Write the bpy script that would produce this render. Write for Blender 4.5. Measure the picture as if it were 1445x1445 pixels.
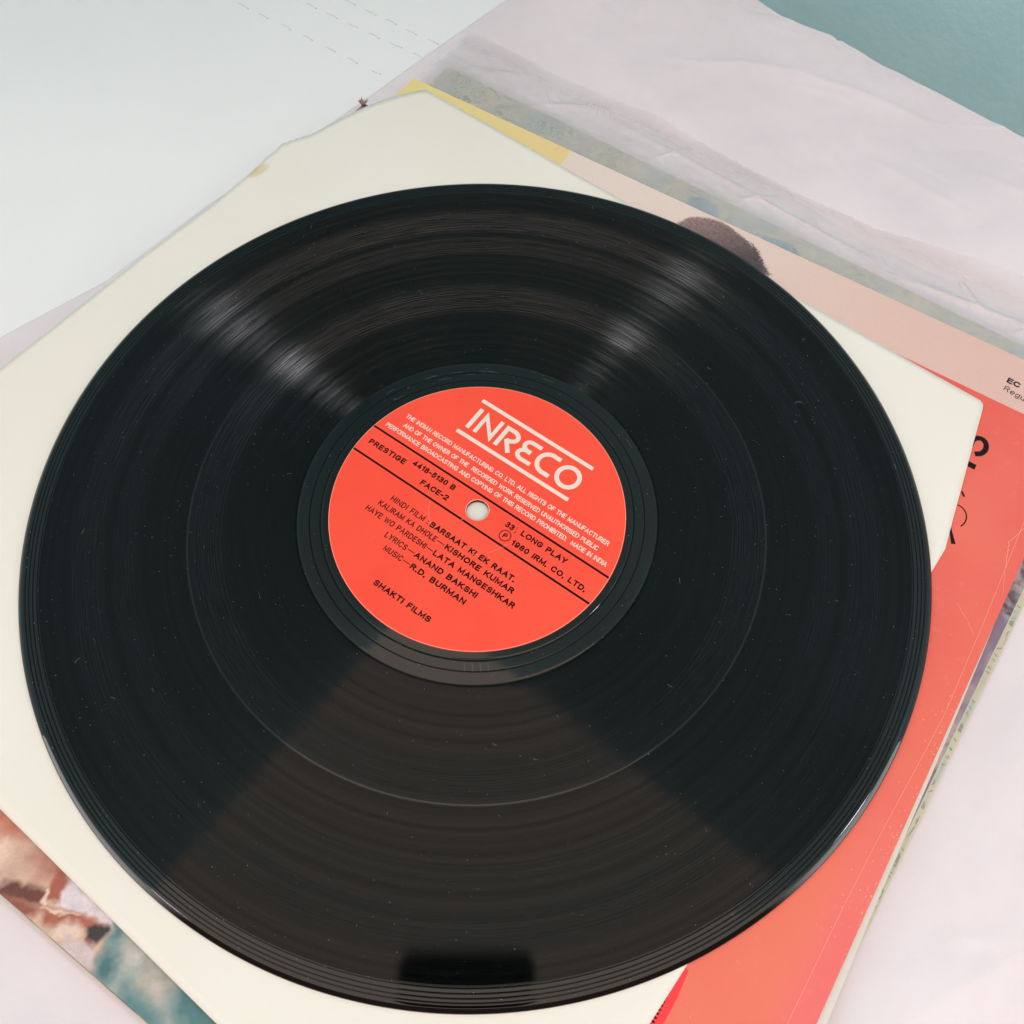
import bpy, math, random
from mathutils import Vector, Matrix, noise
random.seed(7)
R = math.radians
MM = 0.001
D = bpy.data
for o in list(D.objects): D.objects.remove(o, do_unlink=True)
S = bpy.context.scene
C = S.collection

# ------------------------------------------------------------------ camera
cam_d = D.cameras.new('camera'); cam = D.objects.new('camera', cam_d); C.objects.link(cam)
cam_d.sensor_fit = 'HORIZONTAL'; cam_d.sensor_width = 36.0
cam_d.lens = 1361.04 / 1445.0 * 36.0
cam_d.clip_start = 0.005; cam_d.clip_end = 20
EYE = Vector((11.649, -148.825, 289.075))
RIGHT = Vector((0.99996, 0.00832, 0.00427)); UP = Vector((-0.00935, 0.88967, 0.45652)); FWD = Vector((0, 0.45654, -0.88971))
m = Matrix((RIGHT, UP, -FWD)).transposed().to_4x4(); m.translation = EYE * MM
cam.matrix_world = m
S.camera = cam
cam_d.dof.use_dof = True
cam_d.dof.focus_distance = 0.335
cam_d.dof.aperture_fstop = 36.0

# ------------------------------------------------------------------ world: the light of a pale teal room
W = D.worlds.new('World'); S.world = W; W.use_nodes = True
nt = W.node_tree; nt.nodes.clear()
def wn(t, **k):
    n = nt.nodes.new(t)
    for a, b in k.items(): setattr(n, a, b)
    return n
def wmath(op, a, b=None, c=None):
    n = wn('ShaderNodeMath', operation=op)
    for i, v in enumerate((a, b, c)):
        if v is None: continue
        if isinstance(v, (int, float)): n.inputs[i].default_value = v
        else: nt.links.new(v, n.inputs[i])
    return n.outputs[0]
def wmix(f, a, b):
    n = wn('ShaderNodeMix', data_type='RGBA')
    nt.links.new(f, n.inputs[0])
    for i, v in ((6, a), (7, b)):
        if isinstance(v, tuple): n.inputs[i].default_value = (*v, 1)
        else: nt.links.new(v, n.inputs[i])
    return n.outputs[2]
def wstep(x, a, b):
    n = wn('ShaderNodeMapRange', interpolation_type='SMOOTHSTEP')
    nt.links.new(x, n.inputs[0]); n.inputs[1].default_value = a; n.inputs[2].default_value = b
    return n.outputs[0]
tc = wn('ShaderNodeTexCoord'); sp = wn('ShaderNodeSeparateXYZ'); nt.links.new(tc.outputs['Generated'], sp.inputs[0])
X, Y, Z = sp.outputs
az = wmath('ARCTAN2', Y, X)
CEIL = (1.08, 0.92, 0.79); WALL = (2.5, 2.42, 2.45); BODY = (0.14, 0.09, 0.065)
col = wmix(wstep(Z, 0.52, 0.66), WALL, CEIL)
# the photographer standing at the near side of the table
da = wmath('ABSOLUTE', wmath('SUBTRACT', az, R(-90)))
inb = wmath('MULTIPLY', wmath('SUBTRACT', 1.0, wstep(da, R(48), R(60))), wmath('SUBTRACT', 1.0, wstep(Z, 0.66, 0.80)))
col = wmix(inb, col, BODY)
col = wmix(wstep(Z, -0.06, -0.16), col, (0.16, 0.14, 0.125))      # the floor of the room
bg = wn('ShaderNodeBackground'); nt.links.new(col, bg.inputs[0]); bg.inputs[1].default_value = 1.0
out = wn('ShaderNodeOutputWorld'); nt.links.new(bg.outputs[0], out.inputs[0])

# ------------------------------------------------------------------ lamps: two ceiling lights
def lamp(name, d, dist, size, power, colr):
    l = D.lights.new(name, 'AREA'); l.shape = 'RECTANGLE'; l.size = size[0]; l.size_y = size[1]; l.energy = power; l.color = colr
    o = D.objects.new(name, l); C.objects.link(o)
    d = Vector(d).normalized(); o.location = d * dist
    o.rotation_euler = (-d).to_track_quat('-Z', 'Y').to_euler()
    return o
lamp('ceiling_light', (0.57, -0.09, 0.81), 1.0, (0.08, 0.08), 0.75, (1.0, 0.94, 1.0))
lamp('ceiling_light', (-0.51, -0.24, 0.81), 1.9, (0.14, 0.14), 1.5, (0.97, 0.97, 1.0))

S.view_settings.view_transform = 'Standard'; S.view_settings.look = 'None'
S.view_settings.exposure = 0.63; S.view_settings.gamma = 1.0
S.render.engine = 'CYCLES'
S.cycles.max_bounces = 8; S.cycles.transparent_max_bounces = 12

# ------------------------------------------------------------------ material helper
class Mat:
    def __init__(s, name):
        s.m = D.materials.new(name); s.m.use_nodes = True; s.t = s.m.node_tree
        s.b = s.t.nodes['Principled BSDF']; s.out = s.t.nodes['Material Output']
    def n(s, t, **k):
        n = s.t.nodes.new(t)
        for a, b in k.items(): setattr(n, a, b)
        return n
    def link(s, a, b): s.t.links.new(a, b)
    def setv(s, sock, v):
        if v is None: return
        if isinstance(v, (int, float)): sock.default_value = v
        elif isinstance(v, tuple): sock.default_value = (*v, 1) if (len(v) == 3 and sock.type == 'RGBA') else v
        else: s.link(v, sock)
    def math(s, op, a, b=None, c=None, clamp=False):
        n = s.n('ShaderNodeMath', operation=op, use_clamp=clamp)
        for i, v in enumerate((a, b, c)): s.setv(n.inputs[i], v)
        return n.outputs[0]
    def mix(s, f, a, b, mode='MIX'):
        n = s.n('ShaderNodeMix', data_type='RGBA', blend_type=mode)
        s.setv(n.inputs[0], f); s.setv(n.inputs[6], a); s.setv(n.inputs[7], b)
        return n.outputs[2]
    def ramp(s, f, *st, interp='LINEAR'):
        n = s.n('ShaderNodeValToRGB'); s.link(f, n.inputs[0]); n.color_ramp.interpolation = interp
        e = n.color_ramp.elements
        while len(e) < len(st): e.new(0.5)
        for i, (p, c) in enumerate(st):
            e[i].position = p; e[i].color = (*c, 1) if isinstance(c, tuple) else (c, c, c, 1)
        return n.outputs[0]
    def step(s, x, a, b, lo=0.0, hi=1.0):
        n = s.n('ShaderNodeMapRange', interpolation_type='SMOOTHSTEP')
        s.link(x, n.inputs[0])
        for i, v in ((1, a), (2, b), (3, lo), (4, hi)): n.inputs[i].default_value = v
        return n.outputs[0]
    def obj(s): return s.n('ShaderNodeTexCoord').outputs['Object']
    def noise(s, vec, scale, detail=4, rough=0.55, dist=0.0, dim='3D', w=None):
        n = s.n('ShaderNodeTexNoise', noise_dimensions=dim)
        if dim != '1D' and vec is not None: s.link(vec, n.inputs['Vector'])
        if w is not None: s.link(w, n.inputs['W'])
        n.inputs['Scale'].default_value = scale; n.inputs['Detail'].default_value = detail
        n.inputs['Roughness'].default_value = rough; n.inputs['Distortion'].default_value = dist
        return n.outputs[0]
    def bump(s, h, strength, dist, normal=None):
        n = s.n('ShaderNodeBump'); s.link(h, n.inputs['Height']); n.inputs['Strength'].default_value = strength
        n.inputs['Distance'].default_value = dist
        if normal is not None: s.link(normal, n.inputs['Normal'])
        return n.outputs[0]
    def base(s, col=None, rough=None, spec=None, normal=None):
        s.setv(s.b.inputs['Base Color'], col)
        s.setv(s.b.inputs['Roughness'], rough); s.setv(s.b.inputs['Specular IOR Level'], spec)
        if normal is not None: s.link(normal, s.b.inputs['Normal'])
        return s.m

def paper(name, c, var=0.05, rough=0.75, fine=1500, bump=0.12, spec=0.25, big=12):
    M = Mat(name); v = M.obj()
    f = M.noise(v, fine, 3); g = M.noise(v, big, 4)
    d = tuple(x * (1 - var) for x in c); l = tuple(min(1, x * (1 + var * 0.6)) for x in c)
    c1 = M.mix(M.step(g, 0.3, 0.7), d, l)
    c2 = M.mix(M.step(f, 0.35, 0.75), c1, tuple(x * (1 - var * 0.8) for x in c))
    return M.base(c2, rough, spec, M.bump(f, bump, 0.0002))

# ------------------------------------------------------------------ mesh helpers (millimetres in, metres out)
def frame(ang):
    a = R(ang); return (math.cos(a), math.sin(a))
def to_xy(u, v, ang):
    c, s = frame(ang); return (u * c - v * s, u * s + v * c)
def mesh(name, verts, faces, mat=None, parent=None, smooth=False, rot=0.0):
    me = D.meshes.new(name)
    me.from_pydata([(x * MM, y * MM, z * MM) for x, y, z in verts], [], faces); me.update()
    if smooth: me.polygons.foreach_set('use_smooth', [True] * len(me.polygons))
    o = D.objects.new(name, me); C.objects.link(o)
    if mat is not None: me.materials.append(mat)
    if parent is not None: o.parent = parent
    return o
def tag(o, label=None, cat=None, group=None, kind=None):
    if label: o['label'] = label
    if cat: o['category'] = cat
    if group: o['group'] = group
    if kind: o['kind'] = kind
    return o
def empty(name, loc=(0, 0, 0), ang=0.0):
    o = D.objects.new(name, None); C.objects.link(o); o.location = [x * MM for x in loc]; o.rotation_euler = (0, 0, R(ang)); o.empty_display_size = 0.01
    return o
def rounded_rect(u0, u1, v0, v1, r, n=5):
    pts = []
    for cx, cy, a0 in ((u1 - r, v0 + r, -90), (u1 - r, v1 - r, 0), (u0 + r, v1 - r, 90), (u0 + r, v0 + r, 180)):
        for i in range(n + 1):
            a = R(a0 + 90 * i / n); pts.append((cx + r * math.cos(a), cy + r * math.sin(a)))
    return pts
def slab(name, pts, z0, z1, mat, parent, bevel=0.15, jitter=0.0, zf=None):
    """closed outline in the parent's uv frame -> thin slab with small edge bevel, top triangulated as a fan-free ngon"""
    n = len(pts); cx = sum(p[0] for p in pts) / n; cy = sum(p[1] for p in pts) / n
    def inset(p, d):
        dx, dy = cx - p[0], cy - p[1]; l = math.hypot(dx, dy); return (p[0] + dx / l * d, p[1] + dy / l * d)
    rings = [[(*inset(p, bevel), z0) for p in pts], [(*p, z0 + bevel) for p in pts], [(*p, z1 - bevel) for p in pts], [(*inset(p, bevel), z1) for p in pts]]
    vs = [v for r in rings for v in r]; fs = [tuple(range(n - 1, -1, -1)), tuple(range(3 * n, 4 * n))]
    for k in range(3):
        for i in range(n):
            j = (i + 1) % n; fs.append((k * n + i, k * n + j, (k + 1) * n + j, (k + 1) * n + i))
    return mesh(name, vs, fs, mat, parent)
def flat(name, pts, z, mat, parent):
    return mesh(name, [(x, y, z) for x, y in pts], [tuple(range(len(pts)))], mat, parent)
def ribbon_geo(pts, w, closed=False):
    """flat stroke with mitred joints; w may be a list"""
    n = len(pts); L = []; Rr = []
    for i in range(n):
        p = Vector(pts[i]); a = Vector(pts[(i - 1) % n]) if (closed or i > 0) else None; b = Vector(pts[(i + 1) % n]) if (closed or i < n - 1) else None
        d1 = (p - a).normalized() if a is not None else None; d2 = (b - p).normalized() if b is not None else None
        if d1 is None: d1 = d2
        if d2 is None: d2 = d1
        n1 = Vector((-d1.y, d1.x)); n2 = Vector((-d2.y, d2.x)); mm = (n1 + n2)
        mm = mm.normalized() if mm.length > 1e-6 else n1
        k = min(1 / max(mm.dot(n1), 0.35), 2.4); ww = (w[i] if isinstance(w, (list, tuple)) else w) / 2
        L.append(p + mm * ww * k); Rr.append(p - mm * ww * k)
    vs = [(q.x, q.y) for q in L] + [(q.x, q.y) for q in Rr]
    fs = [(i, n + i, n + (i + 1) % n, (i + 1) % n) for i in range(n if closed else n - 1)]
    return vs, fs
def strokes(name, lst, z, mat, parent):
    V, F = [], []
    for q, (pts, w, closed) in enumerate(lst):
        vs, fs = ribbon_geo(pts, w, closed); b = len(V)
        V += [(x, y, z + 0.004 * (q % 12)) for x, y in vs]; F += [tuple(b + i for i in f) for f in fs]
    return mesh(name, V, F, mat, parent)
def arc(cx, cy, rx, ry, a0, a1, n=24):
    return [(cx + rx * math.cos(R(a0 + (a1 - a0) * i / n)), cy + ry * math.sin(R(a0 + (a1 - a0) * i / n))) for i in range(n + 1)]
def _a(cx, cy, rx, ry, a0, a1, n=9): return arc(cx, cy, rx, ry, a0, a1, n)
GLYPHS = {   # grotesque capitals as pen strokes: advance width, strokes (capital height 1)
 'A': (.70, [[(0, 0), (.35, 1), (.70, 0)], [(.13, .32), (.57, .32)]]),
 'B': (.60, [[(.36, .53), (0, .53), (0, 0), (.36, 0)] + _a(.36, .265, .24, .265, -90, 90)[1:], [(0, .5), (0, 1), (.33, 1)] + _a(.33, .77, .22, .23, 90, -90)[1:]]),
 'C': (.68, [_a(.36, .5, .36, .5, 38, 322, 22)]),
 'D': (.64, [[(.26, 0), (0, 0), (0, 1), (.26, 1)] + _a(.26, .5, .38, .5, 90, -90, 14)[1:]]),
 'E': (.52, [[(.52, 1), (0, 1), (0, 0), (.52, 0)], [(0, .52), (.47, .52)]]),
 'F': (.50, [[(.50, 1), (0, 1), (0, 0)], [(0, .50), (.44, .50)]]),
 'G': (.72, [_a(.36, .5, .36, .5, 40, 330, 22) + [(.68, .44), (.40, .44)]]),
 'H': (.62, [[(0, 0), (0, 1)], [(.62, 0), (.62, 1)], [(0, .52), (.62, .52)]]),
 'I': (.02, [[(.01, 0), (.01, 1)]]),
 'J': (.46, [[(.46, 1), (.46, .25)] + _a(.23, .25, .23, .25, 0, -180)[1:]]),
 'K': (.62, [[(0, 0), (0, 1)], [(.58, 1), (.02, .38)], [(.20, .56), (.62, 0)]]),
 'L': (.48, [[(0, 1), (0, 0), (.48, 0)]]),
 'M': (.76, [[(0, 0), (0, 1), (.38, .12), (.76, 1), (.76, 0)]]),
 'N': (.62, [[(0, 0), (0, 1), (.62, 0), (.62, 1)]]),
 'O': (.74, [_a(.37, .5, .37, .5, 0, 345, 24) + ['c']]),
 'P': (.56, [[(0, 0), (0, 1), (.32, 1)] + _a(.32, .74, .24, .26, 90, -90)[1:] + [(0, .48)]]),
 'R': (.60, [[(0, 0), (0, 1), (.32, 1)] + _a(.32, .75, .24, .25, 90, -90)[1:] + [(0, .50)], [(.34, .50), (.58, 0)]]),
 'S': (.58, [_a(.29, .745, .26, .255, 20, 250, 14)[:] + _a(.29, .265, .29, .265, 75, -160, 14)]),
 'T': (.60, [[(0, 1), (.60, 1)], [(.30, 1), (.30, 0)]]),
 'U': (.62, [[(0, 1), (0, .30)] + _a(.31, .30, .31, .30, 180, 360, 12)[1:] + [(.62, 1)]]),
 'V': (.64, [[(0, 1), (.32, 0), (.64, 1)]]),
 'W': (.94, [[(0, 1), (.24, 0), (.47, .92), (.70, 0), (.94, 1)]]),
 'Y': (.64, [[(0, 1), (.32, .45), (.64, 1)], [(.32, .48), (.32, 0)]]),
 '0': (.52, [_a(.26, .5, .26, .5, 0, 345, 24) + ['c']]),
 '1': (.24, [[(0, .76), (.22, .98), (.22, 0)]]),
 '2': (.52, [_a(.26, .73, .25, .27, 170, -30, 12) + [(0, 0), (.52, 0)]]),
 '3': (.52, [_a(.25, .76, .23, .24, 160, -90, 12), _a(.25, .27, .26, .27, 90, -160, 12)]),
 '4': (.54, [[(.54, .24), (0, .24), (.38, 1), (.38, 0)]]),
 '5': (.52, [[(.48, 1), (.10, 1), (.04, .52)] + _a(.25, .33, .27, .33, 120, -150, 14)]),
 '8': (.52, [_a(.26, .76, .22, .24, 0, 340, 16) + ['c'], _a(.26, .27, .26, .27, 0, 340, 16) + ['c']]),
 '9': (.52, [_a(.26, .68, .26, .32, 0, 340, 16) + ['c'], [(.52, .66), (.50, .30)] + _a(.25, .24, .26, .24, 0, -150, 9)]),
 'e': (.48, [[(.02, .36), (.48, .36)] + _a(.25, .36, .24, .36, 0, 310, 18)]),
 'g': (.46, [_a(.23, .36, .23, .35, 0, 340, 16) + ['c'], [(.46, .70), (.46, -.06)] + _a(.23, -.04, .23, .24, 0, -150, 10)]),
 'u': (.42, [[(0, .70), (0, .22)] + _a(.21, .22, .21, .22, 180, 360, 10) + [(.42, .70)], [(.42, .25), (.42, 0)]]),
 '.': (.04, [[(0, .0), (.04, 0)]]), ':': (.04, [[(0, .05), (.04, .05)], [(0, .62), (.04, .62)]]),
 '-': (.30, [[(0, .42), (.30, .42)]]), ' ': (.26, []), '/': (.3, [[(0, -.1), (.3, 1.1)]]),
}
def text_mesh(name, body, p0, p1, cap, z, mat, parent, wt=.16, gap=.26):
    """one line of lettering drawn with a pen of width wt*cap, fitted between two centre-line points (mm)"""
    x = 0.0; items = []
    for ch in body:
        wd, st_ = GLYPHS[ch]
        items.append((x, ch)); x += wd + gap
    total = x - gap
    a = Vector(p0); b = Vector(p1); d = b - a; L = d.length; d.normalize(); nn = Vector((-d.y, d.x))
    pen = wt * cap; sx = (L - pen) / total; sy = cap - pen
    lst = []
    for x0, ch in items:
        for st_ in GLYPHS[ch][1]:
            closed = st_[-1] == 'c'; pts = st_[:-1] if closed else st_
            P_ = []
            for (gx, gy) in pts:
                if ch in '.:' : gx *= 1
                q = a + d * (pen / 2 + (x0 + gx) * sx) + nn * ((gy - .5) * sy); P_.append((q.x, q.y))
            if ch in '.:':   # square dots
                c_ = Vector(P_[0]); hw = pen * .62; P_ = [tuple(c_ - d * hw), tuple(c_ + d * hw)]
                lst.append((P_, pen * 1.2, False)); continue
            if closed and (Vector(P_[0]) - Vector(P_[-1])).length < 1e-6: P_ = P_[:-1]
            # flat pen ends reach the full cap height
            if not closed:
                for e, o_ in ((0, 1), (-1, -2)):
                    v0 = Vector(P_[e]); v1 = Vector(P_[o_]); dd = (v0 - v1).normalized(); P_[e] = tuple(v0 + dd * pen * .48)
            lst.append((P_, pen, closed))
    return strokes(name, lst, z, mat, parent)

# ================================================================== SETTING
# ---- teal wall with a fine roller texture
M = Mat('teal_paint'); v = M.obj()
n1 = M.noise(v, 230, 3, 0.5); n2 = M.noise(v, 18, 3)
M.base(M.mix(M.step(n2, 0.3, 0.7), (0.54, 0.84, 0.90), (0.59, 0.88, 0.94)), 0.5, 0.35, M.bump(n1, 0.35, 0.0010))
ANG = -38.0
def in_frame(u, v, ang=ANG): return to_xy(u, v, ang)
WALL_V = 390.0
def wall_box(name, u0, u1, v0, v1, z0, z1, mat):
    c = [(u0, v0), (u1, v0), (u1, v1), (u0, v1)]
    vs = [(*in_frame(u, v), z0) for u, v in c] + [(*in_frame(u, v), z1) for u, v in c]
    return mesh(name, vs, [(0, 1, 5, 4), (1, 2, 6, 5), (2, 3, 7, 6), (3, 0, 4, 7), (4, 5, 6, 7), (3, 2, 1, 0)], mat)
tag(wall_box('wall', -560, 800, WALL_V, WALL_V + 60, -750, 1700, M.m), 'teal painted wall with fine roller texture behind the pink white sheet', kind='structure')
tag(wall_box('wall', -620, -560.5, -650, WALL_V + 60, -750, 1700, M.m), 'teal side wall meeting the first one in the corner left of the table', kind='structure')

# ---- white table with stitched rows
M = Mat('white_leatherette'); v = M.obj()
n1 = M.noise(v, 420, 4, 0.6); n2 = M.noise(v, 9, 3); n3 = M.noise(v, 60, 3)
cc = M.mix(M.step(n2, 0.3, 0.7), (0.855, 0.845, 0.865), (0.88, 0.87, 0.885))
M.base(cc, 0.55, 0.35, M.bump(M.math('ADD', n1, M.math('MULTIPLY', n3, 1.5)), 0.10, 0.0006))
table = empty('table', (0, 0, 0), ANG)
tag(table, 'white table top with three stitched rows at the upper left', kind='structure')
TZ = -7.3
slab('table_top', rounded_rect(-478, 700, -420, 284, 4), TZ - 22, TZ, M.m, table, 1.2)
for sx in (-445, 660):
    for sy in (-390, 250):
        slab('leg', rounded_rect(sx - 20, sx + 20, sy - 20, sy + 20, 3), -740, TZ - 22.5, M.m, table, 1)
M = Mat('thread'); v = M.obj(); M.base((0.52, 0.54, 0.54), 0.8, 0.2)
thread = M.m
M = Mat('needle_hole'); M.base((0.42, 0.42, 0.42), 0.9, 0.1); holem = M.m
def stitch_mesh(Ls, bend):
    V, F = [], []; n = 10; k = 6
    for i in range(n + 1):
        s = i / n; x = (s - 0.5) * Ls; yy = bend * math.sin(s * math.pi * 1.2); zz = 0.10 * math.sin(math.pi * s) ** 0.5 - 0.02
        r = 0.13 * (0.55 + 0.45 * math.sin(math.pi * s) ** 0.4)
        for j in range(k):
            a = 2 * math.pi * j / k; V.append((x, yy + r * math.cos(a), zz + r * 0.8 * math.sin(a)))
    for i in range(n):
        for j in range(k): F.append((i * k + j, i * k + (j + 1) % k, (i + 1) * k + (j + 1) % k, (i + 1) * k + j))
    b = len(V)
    V += [(Ls * 0.5 + 0.55 * math.cos(a), bend * -0.4 + 0.28 * math.sin(a), 0.03) for a in [2 * math.pi * q / 8 for q in range(8)]]
    F.append(tuple(range(b, b + 8)))
    me = D.meshes.new('stitch'); me.from_pydata([(x * MM, y * MM, z * MM) for x, y, z in V], [], F)
    me.materials.append(thread); me.materials.append(holem); me.polygons.foreach_set('use_smooth', [True] * len(me.polygons)); me.polygons[len(me.polygons) - 1].material_index = 1
    return me
sm = [stitch_mesh(6.6, 0.35), stitch_mesh(6.2, -0.3), stitch_mesh(6.9, 0.2)]
for (u0, v0, u1, v1, nn_) in ((-272.8, 140.0, -179.5, 145.8, 8), (-246.5, 159.6, -172, 166.0, 7), (-233.5, 173.2, -173, 177.2, 6), (-286, 158.0, -259, 159, 3)):
    for i in range(nn_ ):
        f = i / (nn_ - 1)
        o = D.objects.new('stitch', sm[random.randrange(3)]); C.objects.link(o); o.parent = table
        o.location = ((u0 + (u1 - u0) * f) * MM, (v0 + (v1 - v0) * f + random.uniform(-.3, .3)) * MM, TZ * MM)
        o.rotation_euler = (0, 0, math.atan2(v1 - v0, u1 - u0) + random.uniform(-.03, .03))
        o.scale = (random.uniform(.85, 1.08), 1, 1)

# ================================================================== pinkish white sheet under the covers
def interp(tab, x):
    if x <= tab[0][0]: return tab[0][1]
    for (a, p), (b, q) in zip(tab, tab[1:]):
        if x <= b:
            t = (x - a) / (b - a); return p + (q - p) * t
    return tab[-1][1]
LEFT = [(-420, -200), (-53, -190.7), (-9.7, -180.6), (41.7, -179.1), (123, -171.2), (176.4, -167.8), (221.2, -164.1), (300, -158)]
FAR = [(-190, 297), (-120, 297), (-71.2, 296), (-59.7, 293.6), (-42.3, 293.3), (-32.1, 294.9), (-29, 294.6), (-27.2, 293.2), (-25.6, 295.2), (-20.3, 293.8), (-1.1, 292), (18.1, 292.5), (26.9, 292.3), (51.7, 290.6), (67.2, 289.2), (120, 290), (200, 287), (620, 290)]
CREASES = [  # (u0,v0,u1,v1,height,width)
    (-30, 262, 30, 272, 0.9, 5), (30, 272, 60, 292, 0.7, 4), (-80, 232, -30, 262, 1.1, 9), (-75, 285, -45, 240, 0.8, 8),
    (60, 255, 120, 262, 0.8, 7), (-150, 250, -110, 238, 0.8, 7), (-120, 282, -100, 225, 0.7, 7), (20, 235, 70, 230, 0.6, 6),
    (190, 20, 230, 90, 0.8, 8), (180, -60, 215, 10, 0.8, 9), (175, -130, 200, -60, 0.7, 9), (200, -20, 260, -30, 0.7, 8)]
rc_ = random.Random(11)
for k in range(16):
    u_, v_ = (rc_.uniform(-140, 110), rc_.uniform(212, 286)) if k < 10 else (rc_.uniform(172, 240), rc_.uniform(-160, 60))
    a_ = rc_.uniform(-.9, .5) if k < 10 else rc_.uniform(.6, 2.2); L_ = rc_.uniform(14, 40)
    CREASES.append((u_, v_, u_ + L_ * math.cos(a_), v_ + L_ * math.sin(a_), rc_.uniform(.25, .6) * rc_.choice((1, -.6)), rc_.uniform(1.3, 3)))
def seg_dist(px, py, a, b, c, d):
    dx, dy = c - a, d - b; t = max(0, min(1, ((px - a) * dx + (py - b) * dy) / (dx * dx + dy * dy)))
    return math.hypot(px - a - t * dx, py - b - t * dy), t
def covered(u, v):     # distance outside the rectangle of covers (sheet frame is close to theirs)
    dx = max(-152 - u, 0, u - 160); dy = max(-176 - v, 0, v - 184)
    if u > 40 and v < -100: dx = 0 if u < 160 else dx
    return math.hypot(dx, dy)
def sheet_z(u, v):
    z = noise.fractal(Vector((u * 0.011, v * 0.011, 3.1)), 1.0, 2.1, 4) * 4.2 + 1.3
    z += noise.fractal(Vector((u * 0.04, v * 0.04, 8.0)), 1.1, 2.0, 2) * 0.4
    for a, b, c, d, h, w in CREASES:
        ds, t = seg_dist(u, v, a, b, c, d)
        if ds < w * 3: z += 1.7 * h * math.exp(-ds / w * 1.6) * math.sin(math.pi * (0.1 + 0.8 * t))
    k = min(1, covered(u, v) / 26.0); k = k * k * (3 - 2 * k)
    return -6.75 + max(-0.3, z) * k
V, F = [], []; NU, NV = 480, 400
for j in range(NV + 1):
    t = j / NV
    for i in range(NU + 1):
        s = i / NU
        s2 = s if s < 0.8 else s
        v0 = -300; u = 0
        vv = v0 + (293 - v0) * t; ul = interp(LEFT, vv); uu = ul + (400 - ul) * (s ** 1.15)
        vf = interp(FAR, uu); vv = v0 + (vf - v0) * (1 - (1 - t) ** 1.15)
        uu = interp(LEFT, vv) + (400 - interp(LEFT, vv)) * (s ** 1.15)
        z = sheet_z(uu, vv)
        el = uu - interp(LEFT, vv)          # free left edge lies down on the table, far part curls up a little
        if el < 14: z = z * (el / 14) + (TZ + 0.25 + (0.9 * max(0, (vv - 120) / 150))) * (1 - el / 14)
        V.append((uu, vv, z))
for j in range(NV):
    for i in range(NU):
        a = j * (NU + 1) + i; F.append((a, a + 1, a + NU + 2, a + NU + 1))
M = Mat('pinkish_sheet'); v = M.obj()
f1 = M.noise(v, 900, 3); f2 = M.noise(v, 14, 5); f3 = M.noise(v, 130, 4, 0.6); f4 = M.noise(v, 3200, 1)
c1 = M.mix(M.step(f2, 0.35, 0.65), (0.76, 0.675, 0.715), (0.805, 0.72, 0.76))
c1 = M.mix(M.step(f4, 0.79, 0.82), c1, (0.45, 0.40, 0.40))
nb = M.bump(f1, 0.10, 0.0003); nb = M.bump(f3, 0.35, 0.0009, nb); nb = M.bump(f2, 0.25, 0.005, nb)
M.base(c1, 0.6, 0.3, nb)
sheet = mesh('plastic_sheet', V, F, M.m, None, True); sheet.rotation_euler = (0, 0, R(ANG))
so = sheet.modifiers.new('thickness', 'SOLIDIFY'); so.thickness = 0.00025; so.offset = -1
tag(sheet, 'crumpled pinkish white sheet spread under the album covers up to the teal wall', 'sheet')

# ================================================================== COVERS
wornwhite = paper('worn_board', (0.72, 0.69, 0.63), 0.08, 0.9)
def cover_root(name, ang, z, label, cat):
    o = empty(name, (0, 0, z), ang); tag(o, label, cat); return o

# ---- cover C (lowest): busy pale green doodle print, inside a clear plastic sleeve
M = Mat('doodle_print'); v = M.obj()
warp = M.n('ShaderNodeVectorMath', operation='ADD'); M.link(v, warp.inputs[0])
nz = M.n('ShaderNodeTexNoise'); M.link(v, nz.inputs['Vector']); nz.inputs['Scale'].default_value = 120; nz.inputs['Detail'].default_value = 3
sc = M.n('ShaderNodeVectorMath', operation='SCALE'); M.link(nz.outputs['Color'], sc.inputs[0]); sc.inputs['Scale'].default_value = 0.006; M.link(sc.outputs[0], warp.inputs[1])
vo = M.n('ShaderNodeTexVoronoi', feature='DISTANCE_TO_EDGE'); M.link(warp.outputs[0], vo.inputs['Vector']); vo.inputs['Scale'].default_value = 330
vo2 = M.n('ShaderNodeTexVoronoi', feature='F1'); M.link(warp.outputs[0], vo2.inputs['Vector']); vo2.inputs['Scale'].default_value = 330
dn = M.noise(warp.outputs[0], 75, 2, 0.5)
fr_ = M.math('ABSOLUTE', M.math('SUBTRACT', M.math('FRACT', M.math('MULTIPLY', dn, 11.0)), .5))
line = M.step(fr_, 0.05, 0.17)
fill = M.mix(M.step(M.noise(v, 30, 2), 0.4, 0.6), (0.50, 0.50, 0.38), (0.58, 0.54, 0.41))
fill = M.mix(M.step(M.noise(v, 48, 3), 0.50, 0.60), fill, (0.42, 0.48, 0.45))
colr = M.mix(line, (0.27, 0.30, 0.24), fill)
M.base(colr, 0.5, 0.4)
doodle = M.m
coverC = cover_root('album_cover', -34.3, 0, 'lowest album cover with busy green doodle print, slipped inside clear plastic', 'album cover')
slab('front_board', rounded_rect(-143, 165.0, -130, 176.2, 1.5), -5.35, -4.75, doodle, coverC, 0.12)
cream = paper('cream_board', (0.66, 0.60, 0.46), 0.06, 0.85)
slab('back_board', rounded_rect(-143, 165.7, -130, 176.8, 1.5), -6.1, -5.45, cream, coverC, 0.12)
M = Mat('blue_ink'); v = M.obj(); M.base(M.mix(M.step(M.noise(v, 160, 3), .35, .6), (0.06, 0.16, 0.20), (0.16, 0.36, 0.44)), 0.5, 0.4)
blue = M.m
flat('blue_figure', [(-14.2, 166.0), (-13.6, 169.5), (-11, 172.3), (-8, 172.6), (-4, 171.2), (-0.5, 168.8), (1.5, 166), (1, 163), (-13, 163)], -4.71, blue, coverC)
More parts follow.
